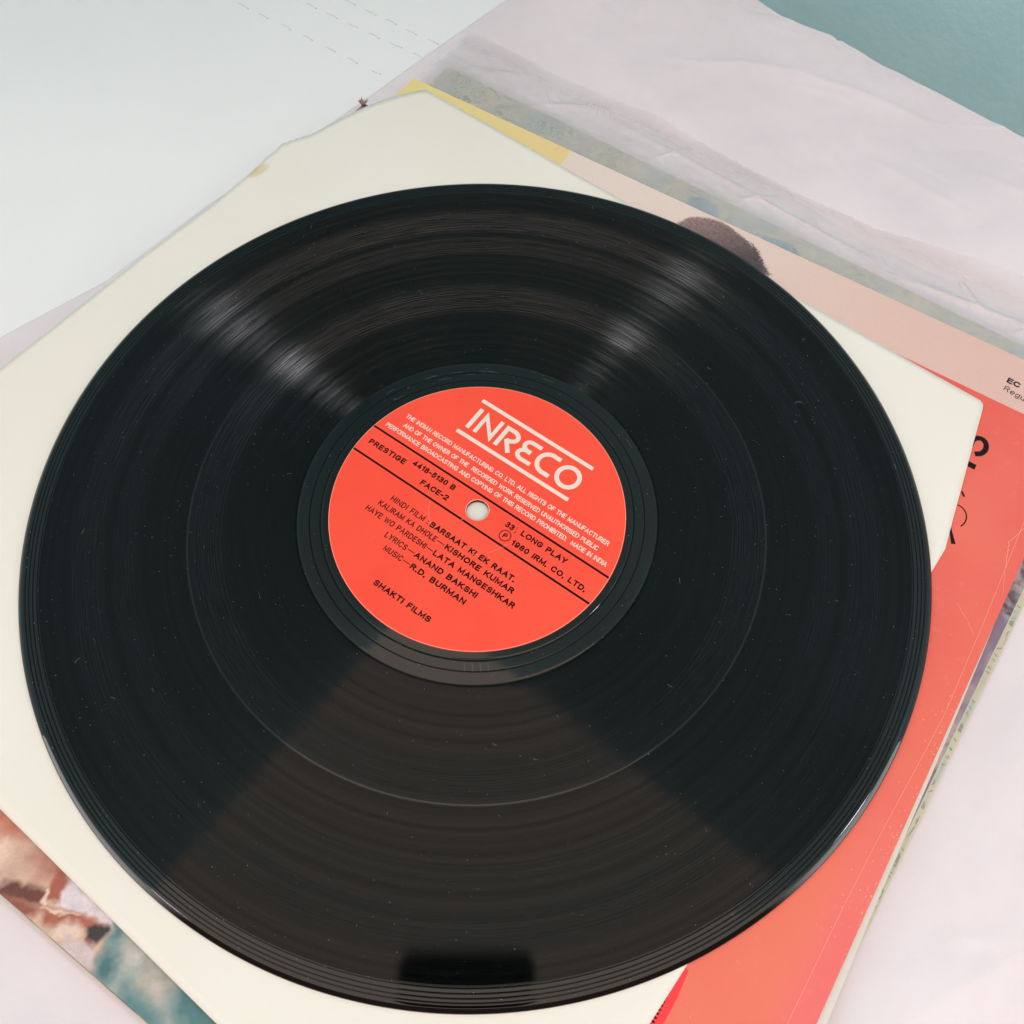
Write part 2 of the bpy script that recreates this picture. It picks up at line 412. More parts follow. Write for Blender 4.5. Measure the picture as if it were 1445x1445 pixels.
flat('blue_figure', [(20, 167.5), (25, 169.8), (30, 170.8), (34, 169.8), (37, 167.5), (38, 163), (20, 163)], -4.71, blue, coverC)

# ---- clear plastic sleeve round cover C, its free flap crumpled beyond the cover
M = Mat('clear_plastic'); v = M.obj()
M.t.nodes.remove(M.b)
tr = M.n('ShaderNodeBsdfTransparent'); tr.inputs[0].default_value = (1.0, 1.0, 1.0, 1)
df = M.n('ShaderNodeBsdfDiffuse'); df.inputs[0].default_value = (0.97, 0.92, 0.96, 1)
gl = M.n('ShaderNodeBsdfGlossy'); gl.inputs[0].default_value = (1, 1, 1, 1); gl.inputs[1].default_value = 0.10
wn1 = M.noise(v, 45, 4, 0.6); wn2 = M.noise(v, 260, 3, 0.6)
bn = M.bump(wn1, 0.35, 0.005); bn = M.bump(wn2, 0.3, 0.0012, bn)
M.link(bn, gl.inputs['Normal'])
fr = M.n('ShaderNodeFresnel'); fr.inputs[0].default_value = 1.5; M.link(bn, fr.inputs['Normal'])
m1 = M.n('ShaderNodeMixShader'); 
sy_ = M.n('ShaderNodeSeparateXYZ'); M.link(v, sy_.inputs[0])
M.link(M.math('MULTIPLY', M.step(wn1, 0.25, 0.8, 0.88, 1.14), M.math('MULTIPLY', M.step(sy_.outputs[1], .1745, .1815, .30, .46), M.step(sy_.outputs[1], .204, .186, .22, 1.0))), m1.inputs[0]); M.link(tr.outputs[0], m1.inputs[1]); M.link(df.outputs[0], m1.inputs[2])
m2 = M.n('ShaderNodeMixShader'); M.link(M.math('MULTIPLY', fr.outputs[0], M.step(sy_.outputs[1], .206, .190, .3, 1.3), clamp=True), m2.inputs[0]); M.link(m1.outputs[0], m2.inputs[1]); M.link(gl.outputs[0], m2.inputs[2])
M.link(m2.outputs[0], M.out.inputs[0]); clear = M.m
EDGE = [(-158, 203), (-146, 203), (-104.9, 201.5), (-80, 202), (-53, 203.5), (-17, 200), (20, 198), (55.6, 197), (90, 203), (117.8, 208), (150, 207), (172, 208)]
BCR = [(-80 + 1.7 * q, 198.5 - .3 * q, -75 + 1.6 * q, 188 + .2 * q, .7, .5) for q in range(7)] + [(28 + 2 * q, 190, 34 + 1.7 * q, 183.5, .6, .45) for q in range(3)] + [(110 + 2.6 * q, 203, 108 + 2.8 * q, 190 + q, .7, .5) for q in range(7)] + [(64, 186, 69, 181, .7, .35), (-101, 190, -93, 183, .6, .4), (-97, 192, -86, 184, .5, .35), (128, 190, 134, 183, .7, .35), (138, 194, 143, 186, .6, .4), (30, 184, 60, 180, .6, .5), (-100, 177, -70, 196, 1.2, 2.5), (-60, 190, 60, 182, 1.5, 2.2), (0, 178, 14, 190, 1.2, 2), (60, 178, 172, 192, 1.6, 3), (90, 196, 110, 180, 1.3, 2), (-140, 178, -110, 193, 1.0, 2.5), (120, 178, 135, 198, 1.1, 1.6), (-40, 177, -30, 193, 1.0, 1.6)]
V, F = [], []; NU, NV = 1150, 100
for j in range(NV + 1):
    t = j / NV
    for i in range(NU + 1):
        u = -150 + 322 * i / NU; ve = interp(EDGE, u) + 0.5 * noise.noise(Vector((u * 0.3, 0, 5)))
        vv = 150 + (ve - 150) * t
        over = max(0.0, vv - 176.5); k = min(1, over / 9.0)
        z = -4.62 * (1 - k) + (-5.7) * k
        w = noise.fractal(Vector((u * 0.02, vv * 0.07, 1.7)), 1.1, 2.1, 3) * 0.5 + 0.3
        for a, b, c, d, h, wd in BCR:
            if u < min(a, c) - wd * 3 or u > max(a, c) + wd * 3: continue
            ds, tt = seg_dist(u, vv, a, b, c, d)
            if ds < wd * 3: w += h * math.exp(-ds / wd * 1.8) * math.sin(math.pi * (0.1 + .8 * tt))
        x, y = to_xy(u, vv, -34.3)
        z += max(0.05, w) * min(1, over / 6.0) * (1 - t ** 8)
        su, sv = x * math.cos(R(ANG)) + y * math.sin(R(ANG)), -x * math.sin(R(ANG)) + y * math.cos(R(ANG))
        z = max(z, sheet_z(su, sv) + 0.25)
        V.append((u, vv, z))
for j in range(NV):
    for i in range(NU):
        a = j * (NU + 1) + i; F.append((a, a + 1, a + NU + 2, a + NU + 1))
bag = empty('clear_sleeve', (0, 0, 0), -34.3)
tag(bag, 'crinkled clear plastic outer sleeve with shiny flap along the green doodle cover', 'plastic sleeve')
mesh('flap', V, F, clear, bag, True)

# ---- cover B (middle): photographic print
def smooth_blend(dist, soft): return max(0.0, min(1.0, 0.5 - dist / soft))
def poly_sd(px, py, poly):
    d = 1e9; ins = False; n = len(poly)
    for i in range(n):
        a, b = poly[i]; c, e = poly[(i + 1) % n]
        ds, _ = seg_dist(px, py, a, b, c, e); d = min(d, ds)
        if (b > py) != (e > py) and px < (c - a) * (py - b) / (e - b) + a: ins = not ins
    return -d if ins else d
def lin(c): return tuple(((x / 255) / 12.92 if x <= 10 else (((x / 255) + .055) / 1.055) ** 2.4) for x in c)
# painted areas of the figure photograph printed on the strip that shows (cover frame, mm; sRGB; softness)
ART = [
    ([(-90, -140), (-26, -140), (-25.5, -176), (-90, -176)], (206, 168, 148), 1.0),
    ([(-60, -150), (-48, -150), (-46.5, -160), (-53, -163.5), (-60, -163)], (196, 120, 95), 4.0),
    ([(-58, -166), (-49, -163), (-46, -168), (-56, -171)], (232, 196, 180), 3.0),
    ([(-40, -156), (-31, -157.5), (-29.5, -162), (-35, -166), (-42, -163)], (186, 128, 108), 4.0),
    ([(-43, -171), (-30.5, -166.2), (-29, -169.5), (-33, -171.8), (-44, -177)], (104, 52, 45), 1.6),
    ([(-42, -175), (-33, -171.5), (-29, -170.6), (-29, -173.5), (-36, -178)], (150, 78, 62), 1.6),
    ([(-33.5, -160), (-27.5, -160.5), (-25.5, -167), (-30.2, -168)], (166, 88, 68), 0.9),
    ([(-31.6, -166.4), (-30.7, -165.6), (-28.6, -169.3), (-29.4, -170.6)], (238, 205, 188), 0.5),
    ([(-29.0, -158), (-8, -158), (-8.5, -163.4), (-16, -163.9), (-25.5, -168.5)], (224, 210, 216), 0.9),
    ([(-29.5, -170.5), (-24.5, -167.9), (-16, -164.4), (-12, -163.8), (-13, -167.5), (-18, -169.0), (-25, -173.2)], (170, 92, 72), 1.2),
    ([(-29.4, -170.6), (-24.5, -168.3), (-18.5, -165.7), (-18.6, -166.2), (-25, -169.8)], (232, 196, 176), 0.5),
    ([(-22, -169.8), (-18, -167.6), (-15, -168.5), (-17, -173), (-21, -175)], (230, 198, 184), 1.4),
    ([(-13.5, -164.6), (-9.2, -163.2), (-8.8, -165.2), (-9.8, -168.3), (-12.8, -169.3), (-14.0, -167.0)], (46, 40, 42), 0.9),
    ([(-13, -168.8), (-10, -168.3), (-9.8, -171), (-12, -171.5)], (140, 74, 66), 1.0),
    ([(-17.5, -171.5), (-9.5, -169.6), (-5.5, -172.5), (-8, -176), (-17, -176)], (208, 186, 186), 1.2),
    ([(-9.2, -158), (40, -158), (40, -178), (-4.8, -176), (-7.6, -167)], (148, 160, 156), 2.0),
    ([(-8.8, -161), (-5.5, -161), (-5.2, -166), (-8, -166.5)], (84, 128, 132), 2.0),
    ([(-6.5, -168), (-2.5, -167), (0.5, -172.5), (-1.5, -175.5), (-6, -173)], (66, 112, 116), 2.6),
    ([(-4, -161), (4, -162), (5, -167), (-1, -167.5)], (190, 182, 178), 3.0),
    ([(6, -163), (14, -164), (16, -170), (7, -169.5)], (186, 174, 164), 3.2),
    ([(4, -171), (16, -171), (24, -176), (6, -176)], (84, 128, 130), 3.0),
    ([(15, -159), (38, -160), (38, -172), (19, -169)], (74, 122, 126), 3.0)]
def art_color(u, v):
    du = noise.fractal(Vector((u * .35, v * .35, 1)), 1, 2, 3) * 1.0; dv = noise.fractal(Vector((u * .35, v * .35, 7)), 1, 2, 3) * 1.0
    c = Vector(lin((206, 168, 148)))
    for poly, rgb, soft in ART:
        xs = [p[0] for p in poly]; ys = [p[1] for p in poly]
        if u < min(xs) - 4 or u > max(xs) + 4 or v < min(ys) - 4 or v > max(ys) + 4: continue
        f = smooth_blend(poly_sd(u + du, v + dv, poly), soft * 1.35)
        if f > 0: c = c.lerp(Vector(lin(rgb)), f)
    g = 1 + 0.16 * noise.fractal(Vector((u * .30, v * .30, 4)), 1.0, 2.0, 4)
    return [x * g for x in c]
V, F = [], []; U0, U1, V0, V1 = -75, 45, -174.4, -150; st = 0.4
nu = int((U1 - U0) / st); nv = int((V1 - V0) / st)
for j in range(nv + 1):
    for i in range(nu + 1): V.append((U0 + st * i, V0 + (V1 - V0) * j / nv, -3.06))
for j in range(nv):
    for i in range(nu):
        a = j * (nu + 1) + i; F.append((a, a + 1, a + nu + 2, a + nu + 1))
coverB = cover_root('album_cover', -34.0, 0, 'middle album cover with brown and teal figure photograph showing at lower left', 'album cover')
M = Mat('purple_print'); v = M.obj()
pn = M.noise(v, 90, 4, 0.6, 0.5); pm = M.noise(v, 35, 3)
colr = M.mix(M.step(pn, 0.40, 0.58), (0.085, 0.055, 0.085), (0.42, 0.33, 0.33))
colr = M.mix(M.step(pm, 0.5, 0.6), colr, (0.22, 0.15, 0.22))
M.base(colr, 0.45, 0.4)
slab('front_board', rounded_rect(-157.0, 163.2, -174.6, 135.5, 1.2), -3.75, -3.1, M.m, coverB, 0.12)
slab('back_board', rounded_rect(-156.9, 163.8, -175.1, 135.5, 1.2), -4.5, -3.85, cream, coverB, 0.12)
M = Mat('figure_print'); at = M.n('ShaderNodeAttribute', attribute_name='print'); v = M.obj()
hf = M.noise(v, 2200, 2)
M.base(M.mix(M.step(hf, .35, .8, 0, .18), at.outputs['Color'], (0.2, 0.15, 0.13)), 0.45, 0.4)
fp = mesh('figure_photograph', V, F, M.m, coverB)
ca = fp.data.color_attributes.new('print', 'FLOAT_COLOR', 'POINT')
for k, (x, y, z) in enumerate(V):
    c = art_color(x, y); ca.data[k].color = (*c, 1)
fp['label'] = 'brown and teal figure photograph printed on the cover'
# torn corner of the board
M = Mat('torn_brown_board'); v = M.obj(); M.base(M.mix(M.step(M.noise(v, 500, 3), .3, .7), (0.22, 0.09, 0.055), (0.45, 0.24, 0.17)), 0.9, 0.1)
V, F = [], []
for k in range(46):
    a = random.uniform(80, 165); r0 = random.uniform(0, 2.2); L = random.uniform(1.0, 2.6); w = random.uniform(.15, .5)
    cx, cy = -156.2 + r0 * math.cos(R(a)) * .8, 133.8 + r0 * math.sin(R(a)); zz = random.uniform(-3.0, -1.9); b = len(V)
    dx, dy = math.cos(R(a)), math.sin(R(a))
    V += [(cx - dy * w, cy + dx * w, zz), (cx + dy * w, cy - dx * w, zz), (cx + dx * L, cy + dy * L, zz + random.uniform(-.3, .9)), (cx, cy, zz - .5)]
    F += [(b, b + 1, b + 2), (b, b + 2, b + 3), (b + 1, b + 3, b + 2), (b, b + 3, b + 1)]
tc_ = mesh('torn_corner', V, F, M.m, coverB); tc_['label'] = 'torn frayed brown corner'; tc_['kind'] = 'stuff'

# ---- cover A (top): orange red with pink band and yellow strip
coverA = cover_root('album_cover', -32.5, 0, 'topmost orange red album cover with pale pink band and yellow corner', 'album cover')
M = Mat('cover_print'); v = M.obj(); sp = M.n('ShaderNodeSeparateXYZ'); M.link(v, sp.inputs[0]); cu, cv, _ = sp.outputs
g1 = M.noise(v, 1300, 2, 0.7); g2 = M.noise(v, 16, 4); g3 = M.noise(v, 240, 3)
orange = M.mix(M.step(cv, -0.080, 0.120), (0.82, 0.165, 0.105), (0.80, 0.110, 0.086))
orange = M.mix(M.math('MULTIPLY', M.step(cv, 0.02, -0.09), M.step(cu, 0.146, 0.158)), orange, (0.83, 0.125, 0.145))
orange = M.mix(M.step(g2, 0.35, 0.7, 0, .35), orange, (0.85, 0.22, 0.145))
pink = M.mix(M.step(cu, -0.05, 0.14), (0.80, 0.66, 0.60), (0.74, 0.48, 0.42))
yellow = M.mix(M.step(cu, -0.15, -0.06), (0.83, 0.68, 0.29), (0.83, 0.63, 0.30))
band = M.mix(M.step(cu, -0.0622, -0.0618), yellow, pink)
allc = M.mix(M.step(cv, 0.1396, 0.1400), orange, band)
allc = M.mix(M.step(g1, .5, .85, 0, .22), allc, (0.45, 0.20, 0.16))
allc = M.mix(M.step(g3, .60, .78, 0, .06), allc, (0.95, 0.70, 0.62))
M.base(allc, 0.55, 0.35, M.bump(g1, 0.08, 0.0002))
slab('front_board', rounded_rect(-143.5, 161.15, -146, 163.0, 1.0), -2.25, -1.62, M.m, coverA, 0.10)
bb = [(-143, -146.5), (164.4, -146.5), (163.6, -76), (162.9, -45), (162.5, -17), (162.4, 0), (162.0, 25), (161.6, 46), (161.1, 66), (160.8, 162.5), (-143, 162.8)]
slab('back_board', bb, -2.95, -2.35, wornwhite, coverA, 0.10)
PZ = -1.58
# hair of the printed portrait
HAIR = [(-6, 148), (-5.7, 153.1), (-3.5, 157.6), (-0.5, 159.7), (4, 161.7), (9.1, 162.6), (14, 161.9), (18.1, 160.6), (22, 159.4), (25.3, 158.4), (28.3, 156.6), (30.4, 154.7), (32.0, 152.6), (33.2, 151.6), (35, 150.2), (37, 149.0), (38.4, 148.2), (35, 147), (32, 143), (0, 143)]
def hair_color(u, v):
    d = poly_sd(u + noise.noise(Vector((u * 1.1, v * 1.1, 2))) * (.7 if u < 22 else 2.0), v + noise.noise(Vector((u * 1.1, v * 1.1, 9))) * (.7 if u < 22 else 1.8), HAIR)
    f = smooth_blend(d + .5, 1.2 + max(0, (u - 20) * .05))
    t = max(0, min(1, (u + 4) / 38 + (158 - v) * .03)); base = Vector(lin((150, 124, 122))).lerp(Vector(lin((84, 72, 74))), t)
    base *= 1 + .35 * noise.fractal(Vector((u * .8, v * .8, 3)), 0.7, 2.2, 5) + random.uniform(-.13, .13)
    return base, f
V, F, Cc = [], [], []; st = 0.3; U0, U1, V0, V1 = -8, 41, 140.4, 162.85
nu = int((U1 - U0) / st); nv = int((V1 - V0) / st); keep = {}
for j in range(nv + 1):
    for i in range(nu + 1):
        u, vv = U0 + st * i, V0 + st * j
        b, f = hair_color(u, vv)
        if f > 0.0: keep[(i, j)] = len(V); V.append((u, vv, PZ)); Cc.append((*b, f))
for j in range(nv):
    for i in range(nu):
        q = [(i, j), (i + 1, j), (i + 1, j + 1), (i, j + 1)]
        if all(k in keep for k in q): F.append(tuple(keep[k] for k in q))
M = Mat('hair_print'); at = M.n('ShaderNodeAttribute', attribute_name='print')
M.base(M.mix(at.outputs['Alpha'], (0.78, 0.59, 0.53), at.outputs['Color']), 0.55, 0.35)
hp = mesh('portrait_print', V, F, M.m, coverA); ca = hp.data.color_attributes.new('print', 'FLOAT_COLOR', 'POINT')
for k, c in enumerate(Cc): ca.data[k].color = c
hp['label'] = 'dark hair of a printed portrait'
M = Mat('hair_ink'); M.base((0.13, 0.09, 0.11), .6, .3); hairink = M.m
M = Mat('black_print'); M.base((0.010, 0.007, 0.007), 0.7, 0.15); black = M.m
lst = []
for k in range(46):
    u0 = random.uniform(26, 36); v0 = interp([(26, 157.2), (30.4, 153.6), (33, 150.5), (38, 147)], u0) + random.uniform(-1.6, .3)
    L = random.uniform(1.6, 4.2); a = R(random.uniform(-50, -8)); cur = random.uniform(-.35, .35)
    pts = [(u0 + L * s * math.cos(a + cur * s), v0 + L * s * math.sin(a + cur * s)) for s in (0, .3, .6, 1)]
    lst.append((pts, [.22, .18, .12, .03], False))
strokes('stray_hair', lst, PZ + .03, hairink, coverA)['kind'] = 'stuff'
# lettering on the cover
text_mesh('lettering', 'EC', (131.7, 151.0), (136.6, 150.8), 2.5, PZ, black, coverA, .24)
text_mesh('lettering', 'Regu', (132.0, 147.0), (139.9, 146.2), 2.4, PZ, black, coverA, .12)
Rv = 118.2
text_mesh('lettering', 'S', (130.3, 122.9), (130.3, 113.2), 12.4, PZ, black, coverA, .155, .5)
strokes('lettering', [([(122, 109.4), (135.2, 109.2)], 2.2, False)], PZ, black, coverA)
strokes('lettering', [(arc(136.0, 87.2, 3.9, 4.6, 100, -35, 14), .45, False), ([(134.6, 97.6), (136.1, 96.0)], .7, False), ([(136.2, 82.5), (139.6, 76.9)], [.6, 1.5], False)], PZ, black, coverA)
M = Mat('bright_red_print'); M.base((0.98, 0.045, 0.055), .5, .3); 
flat('red_stripe', [(124.3, -84.6), (126.4, -85.0), (127.0, -92), (126.8, -110), (124.0, -125), (118, -125), (118, -84)], PZ, M.m, coverA)
ticks = []
for k in range(9): ticks.append(([(123.3, -94.2 - 1.15 * k), (124.75, -94.1 - 1.15 * k)], .5, False))
strokes('tick_marks', ticks, PZ + .05, black, coverA)['kind'] = 'stuff'
# pale creases and scuffs in the lamination
M = Mat('pale_scuff'); M.base((0.90, 0.42, 0.30), .7, .2); scuff = M.m
lst = [([(157.0, 139), (156.9, 115), (156.6, 98), (158.0, 55), (158.6, 20), (157.8, 5), (156.3, -20), (155.2, -45), (154.6, -80), (154.2, -140)], .11, False)]
def wob(p, q, n, amp): return [(p[0] + (q[0] - p[0]) * i / n + random.uniform(-amp, amp), p[1] + (q[1] - p[1]) * i / n + random.uniform(-amp, amp)) for i in range(n + 1)]
for p, q, n_, am, w in (((157.6, 96), (155.0, 88), 16, .22, .13), ((155.0, 88), (157.2, 78), 18, .25, .17), ((157.2, 78), (159.6, 69), 14, .22, .10), ((148.2, 57.6), (150.5, 55.6), 7, .12, .07), ((150.8, 55.2), (153.3, 53.6), 6, .12, .10), ((153.8, 53.0), (157, 50.0), 9, .15, .09)):
    lst.append((wob(p, q, n_, am), w, False))
for k in range(120):
    u0 = random.choice([random.gauss(160.2, .5), random.gauss(158, 3)]); v0 = random.uniform(-60, 40) if random.random() < .6 else random.uniform(-50, -20)
    if u0 > 160.6: u0 = 160.6
    a = random.uniform(0, 6.28); L = random.uniform(.15, .8)
    lst.append(([(u0, v0), (u0 + L * math.cos(a) * .4, v0 + L * math.sin(a))], random.uniform(.08, .3), False))
for k in range(60):
    u0 = random.uniform(120, 158); v0 = random.uniform(-140, 138); a = random.uniform(0, 6.28); L = random.uniform(.1, .5)
    lst.append(([(u0, v0), (u0 + L * math.cos(a), v0 + L * math.sin(a))], .12, False))
strokes('scuffs', lst, PZ + .02, scuff, coverA)['kind'] = 'stuff'

# ================================================================== white inner sleeve
M = Mat('cream_paper'); v = M.obj(); sp = M.n('ShaderNodeSeparateXYZ'); M.link(v, sp.inputs[0]); cu, cv, _ = sp.outputs
f1 = M.noise(v, 1500, 3); f2 = M.noise(v, 8, 3); f3 = M.noise(v, 60, 4)
cc = M.mix(M.step(f2, .3, .7), (0.825, 0.775, 0.70), (0.85, 0.805, 0.74))
# tan stain by the worn edge
def blob(x, y, rx, ry, soft=1.0):
    dx = M.math('DIVIDE', M.math('SUBTRACT', cu, x * MM), rx * MM); dy = M.math('DIVIDE', M.math('SUBTRACT', cv, y * MM), ry * MM)
    r = M.math('SQRT', M.math('ADD', M.math('MULTIPLY', dx, dx), M.math('MULTIPLY', dy, dy)))
    r = M.math('ADD', r, M.math('MULTIPLY', M.math('SUBTRACT', f3, .5), 1.6))
    return M.step(r, 1.0, 0.45)
cc = M.mix(M.math('MULTIPLY', blob(-170.5, 66.5, 3.2, 6.5), .7), cc, (0.72, 0.55, 0.32))
M.base(cc, 0.6, 0.3, M.bump(f1, 0.08, 0.0002, M.bump(f3, .22, .0009)))
creamp = M.m
M = Mat('sleeve_inside'); M.base((0.70, 0.69, 0.62), .8, .2); inner_m = M.m
sleeve = empty('inner_sleeve', (0, 0, 0), -37.5)
tag(sleeve, 'cream paper inner sleeve with cut corners and tan stain lying right under the record', 'record sleeve')
OUT = [(-173.8, -161.4), (131.7, -161.6)]
def right_side(): 
    return [(131.9, -160), (132.2, -74), (131.4, 40), (131.2, 76), (131.0, 85.3), (128, 97), (116.6, 143.5), (115.8, 145.9), (114.3, 146.9)]
TL = [(-146.5, 146.9), (-148.3, 146.2), (-150, 144.2), (-154.5, 137), (-158, 130.5), (-160.8, 124), (-164.2, 113), (-166.3, 104), (-168.0, 96.5)]
rag = [(-168.6, 94.8), (-170.0, 92.9), (-170.2, 91.6), (-171.3, 90.8), (-171.0, 89.6), (-172.6, 87.8), (-172.4, 86.6), (-173.6, 85.0), (-173.8, 83.2), (-173.0, 80)]
LS = [(-173.4, 74.8), (-172.4, 69), (-172.2, 60), (-172.0, 42), (-173.0, 20), (-173.6, 6), (-174.0, -62), (-174.2, -159)]
outline = [OUT[0]] + [OUT[1]] + right_side() + TL + rag + LS
def sleeve_layer(name, outline, z, mat, lift):
    """paper layer: outline ring + inner rings so that the margin can undulate"""
    n = len(outline); dense = []
    for i in range(n):
        a, b = outline[i], outline[(i + 1) % n]; L = math.hypot(b[0] - a[0], b[1] - a[1]); k = max(1, int(L / 4))
        for q in range(k): dense.append((a[0] + (b[0] - a[0]) * q / k, a[1] + (b[1] - a[1]) * q / k))
    n = len(dense); cx, cy = -21, -8; V, F = [], []
    fr = [1.0, .985, .96, .93, .88, .8, .6, .3]
    for f in fr:
        for x, y in dense:
            px, py = cx + (x - cx) * f, cy + (y - cy) * f
            rr = math.hypot(px * 1.0, py)
            k = max(0, min(1, (math.hypot(*to_xy(px, py, -37.5)) - 150) / 25))
            zz = z + k * lift * (0.35 + 0.65 * noise.noise(Vector((px * .02, py * .02, 2)))) 
            V.append((px, py, zz))
    V.append((cx, cy, z)); c = len(V) - 1
    for k in range(len(fr) - 1):
        for i in range(n):
            j = (i + 1) % n; F.append((k * n + i, k * n + j, (k + 1) * n + j, (k + 1) * n + i))
    k = (len(fr) - 1) * n
    for i in range(n): F.append((k + i, k + (i + 1) % n, c))
    o = mesh(name, V, F, mat, sleeve, True)
    so = o.modifiers.new('thickness', 'SOLIDIFY'); so.thickness = 0.00012; so.offset = -1
    return o
sleeve_layer('front_leaf', outline, -1.24, creamp, 0.75)
inn = [(x * .999 + (.4 if x < 0 else -.2), y * .999 - .3) for x, y in outline]
sleeve_layer('back_leaf', inn, -1.40, inner_m, 0.3)

# ================================================================== THE RECORD
record = empty('vinyl_record', (0, 0, 0), 0)
tag(record, 'black long playing vinyl record with orange red paper label lying on its cream sleeve', 'vinyl record')
M = Mat('grooved_vinyl'); v = M.obj(); sp = M.n('ShaderNodeSeparateXYZ'); M.link(v, sp.inputs[0]); X_, Y_, _z = sp.outputs
rad = M.math('SQRT', M.math('ADD', M.math('MULTIPLY', X_, X_), M.math('MULTIPLY', Y_, Y_)))
rmm = M.math('MULTIPLY', rad, 1000.0)
ang_ = M.math('ARCTAN2', Y_, X_)
b1 = M.noise(None, 0.35, 4, 0.6, dim='1D', w=rmm)      # broad loud / quiet passages
b2 = M.noise(None, 4.2, 3, 0.75, dim='1D', w=rmm)      # fine groove bands
# slight change along the groove
comb = M.n('ShaderNodeCombineXYZ'); M.link(M.math('MULTIPLY', rmm, 3.2), comb.inputs[0]); M.link(M.math('MULTIPLY', ang_, 9.0), comb.inputs[1])
b3 = M.noise(comb.outputs[0], 1.0, 4, 0.65)
def seg(a, b, soft=.25):
    return M.math('MULTIPLY', M.step(rmm, a - soft, a + soft), M.step(rmm, b + soft, b - soft))
groove = M.math('MAXIMUM', seg(60.5, 96.35, .12), seg(96.95, 144.2, .12))
def vinyl_lobe(tilt, rough_sock, gain=1.0, an=0.3):
    """one family of groove facets: black vinyl whose mirror lobe is wide across the grooves and narrow along them"""
    g = M.n('ShaderNodeBsdfAnisotropic', distribution='BECKMANN')
    M.setv(g.inputs['Roughness'], rough_sock); g.inputs['Anisotropy'].default_value = an
    g.inputs['Color'].default_value = (1, 1, 1, 1)
    rv = M.n('ShaderNodeCombineXYZ'); M.link(X_, rv.inputs[0]); M.link(Y_, rv.inputs[1])
    nr = M.n('ShaderNodeVectorMath', operation='NORMALIZE'); M.link(rv.outputs[0], nr.inputs[0])
    rc = M.n('ShaderNodeVectorMath', operation='CROSS_PRODUCT'); M.link(nr.outputs[0], rc.inputs[0]); rc.inputs[1].default_value = (0, 0, 1)
    M.link(rc.outputs[0], g.inputs['Tangent'])
    frn = M.n('ShaderNodeFresnel'); frn.inputs['IOR'].default_value = 1.52
    if tilt is not None:
        geo = M.n('ShaderNodeNewGeometry')
        sc = M.n('ShaderNodeVectorMath', operation='SCALE'); M.link(nr.outputs[0], sc.inputs[0]); M.setv(sc.inputs['Scale'], tilt)
        ad = M.n('ShaderNodeVectorMath', operation='ADD'); M.link(sc.outputs[0], ad.inputs[0]); M.link(geo.outputs['Normal'], ad.inputs[1])
        nn = M.n('ShaderNodeVectorMath', operation='NORMALIZE'); M.link(ad.outputs[0], nn.inputs[0])
        M.link(nn.outputs[0], g.inputs['Normal']); M.link(nn.outputs[0], frn.inputs['Normal'])
    dd = M.n('ShaderNodeBsdfDiffuse'); dd.inputs[0].default_value = (0.0012, 0.0014, 0.0015, 1)
    mx = M.n('ShaderNodeMixShader'); M.link(M.math('MULTIPLY', frn.outputs[0], gain), mx.inputs[0]); M.link(dd.outputs[0], mx.inputs[1]); M.link(g.outputs[0], mx.inputs[2])
    return mx.outputs[0]
cut = None            # the wide cut turns of the lead-in and run-out trap the light
for c_ in (144.6, 145.9, 147.1, 148.2, 52.7, 56.3, 60.9):
    q_ = seg(c_ - .16, c_ + .16, .13); cut = q_ if cut is None else M.math('ADD', cut, q_)
cut = M.math('SUBTRACT', 1.0, M.math('MULTIPLY', cut, 0.72), clamp=True)
land = vinyl_lobe(None, M.math('ADD', 0.05, M.math('MULTIPLY', groove, 0.025)), M.math('MULTIPLY', cut, M.math('SUBTRACT', 1.0, M.math('MULTIPLY', groove, M.math('ADD', 0.61, M.math('MULTIPLY', M.math('SUBTRACT', M.math('ADD', b1, b2), 1.0), 0.34))))))
ti = M.math('SUBTRACT', -0.36, M.math('MULTIPLY', b2, 0.62))
inw = vinyl_lobe(ti, 0.21, 1.0, 0.45)
outw = vinyl_lobe(M.math('ADD', 0.66, M.math('MULTIPLY', b2, 0.35)), 0.21, 0.9, 0.45)
walls = M.n('ShaderNodeMixShader'); walls.inputs[0].default_value = 0.0; M.link(inw, walls.inputs[1]); M.link(outw, walls.inputs[2])
b4 = M.noise(None, 2.3, 2, 0.8, dim='1D', w=M.math('ADD', rmm, 300.0))
fine = M.math('MULTIPLY', M.step(b4, .40, .60), M.step(b3, .30, .62))
loud = M.math('ADD', seg(85, 97, 2.0), M.math('ADD', M.math('MULTIPLY', seg(113, 121, 1.2), .8), seg(124, 135, 1.5)))
amt = M.math('MULTIPLY', groove, M.math('ADD', M.math('ADD', 0.05, M.math('MULTIPLY', M.math('ADD', loud, .10), M.math('MULTIPLY', fine, .60))), M.math('ADD', M.math('MULTIPLY', M.math('SUBTRACT', b2, .5), 0.35), M.math('ADD', M.math('MULTIPLY', M.math('SUBTRACT', b1, .5), 0.3), M.math('MULTIPLY', M.math('SUBTRACT', b3, .5), 0.3)))), clamp=True)
fin = M.n('ShaderNodeMixShader'); M.link(amt, fin.inputs[0]); M.link(land, fin.inputs[1]); M.link(walls.outputs[0], fin.inputs[2])
M.t.nodes.remove(M.b); M.link(fin.outputs[0], M.out.inputs[0]); vinyl = M.m

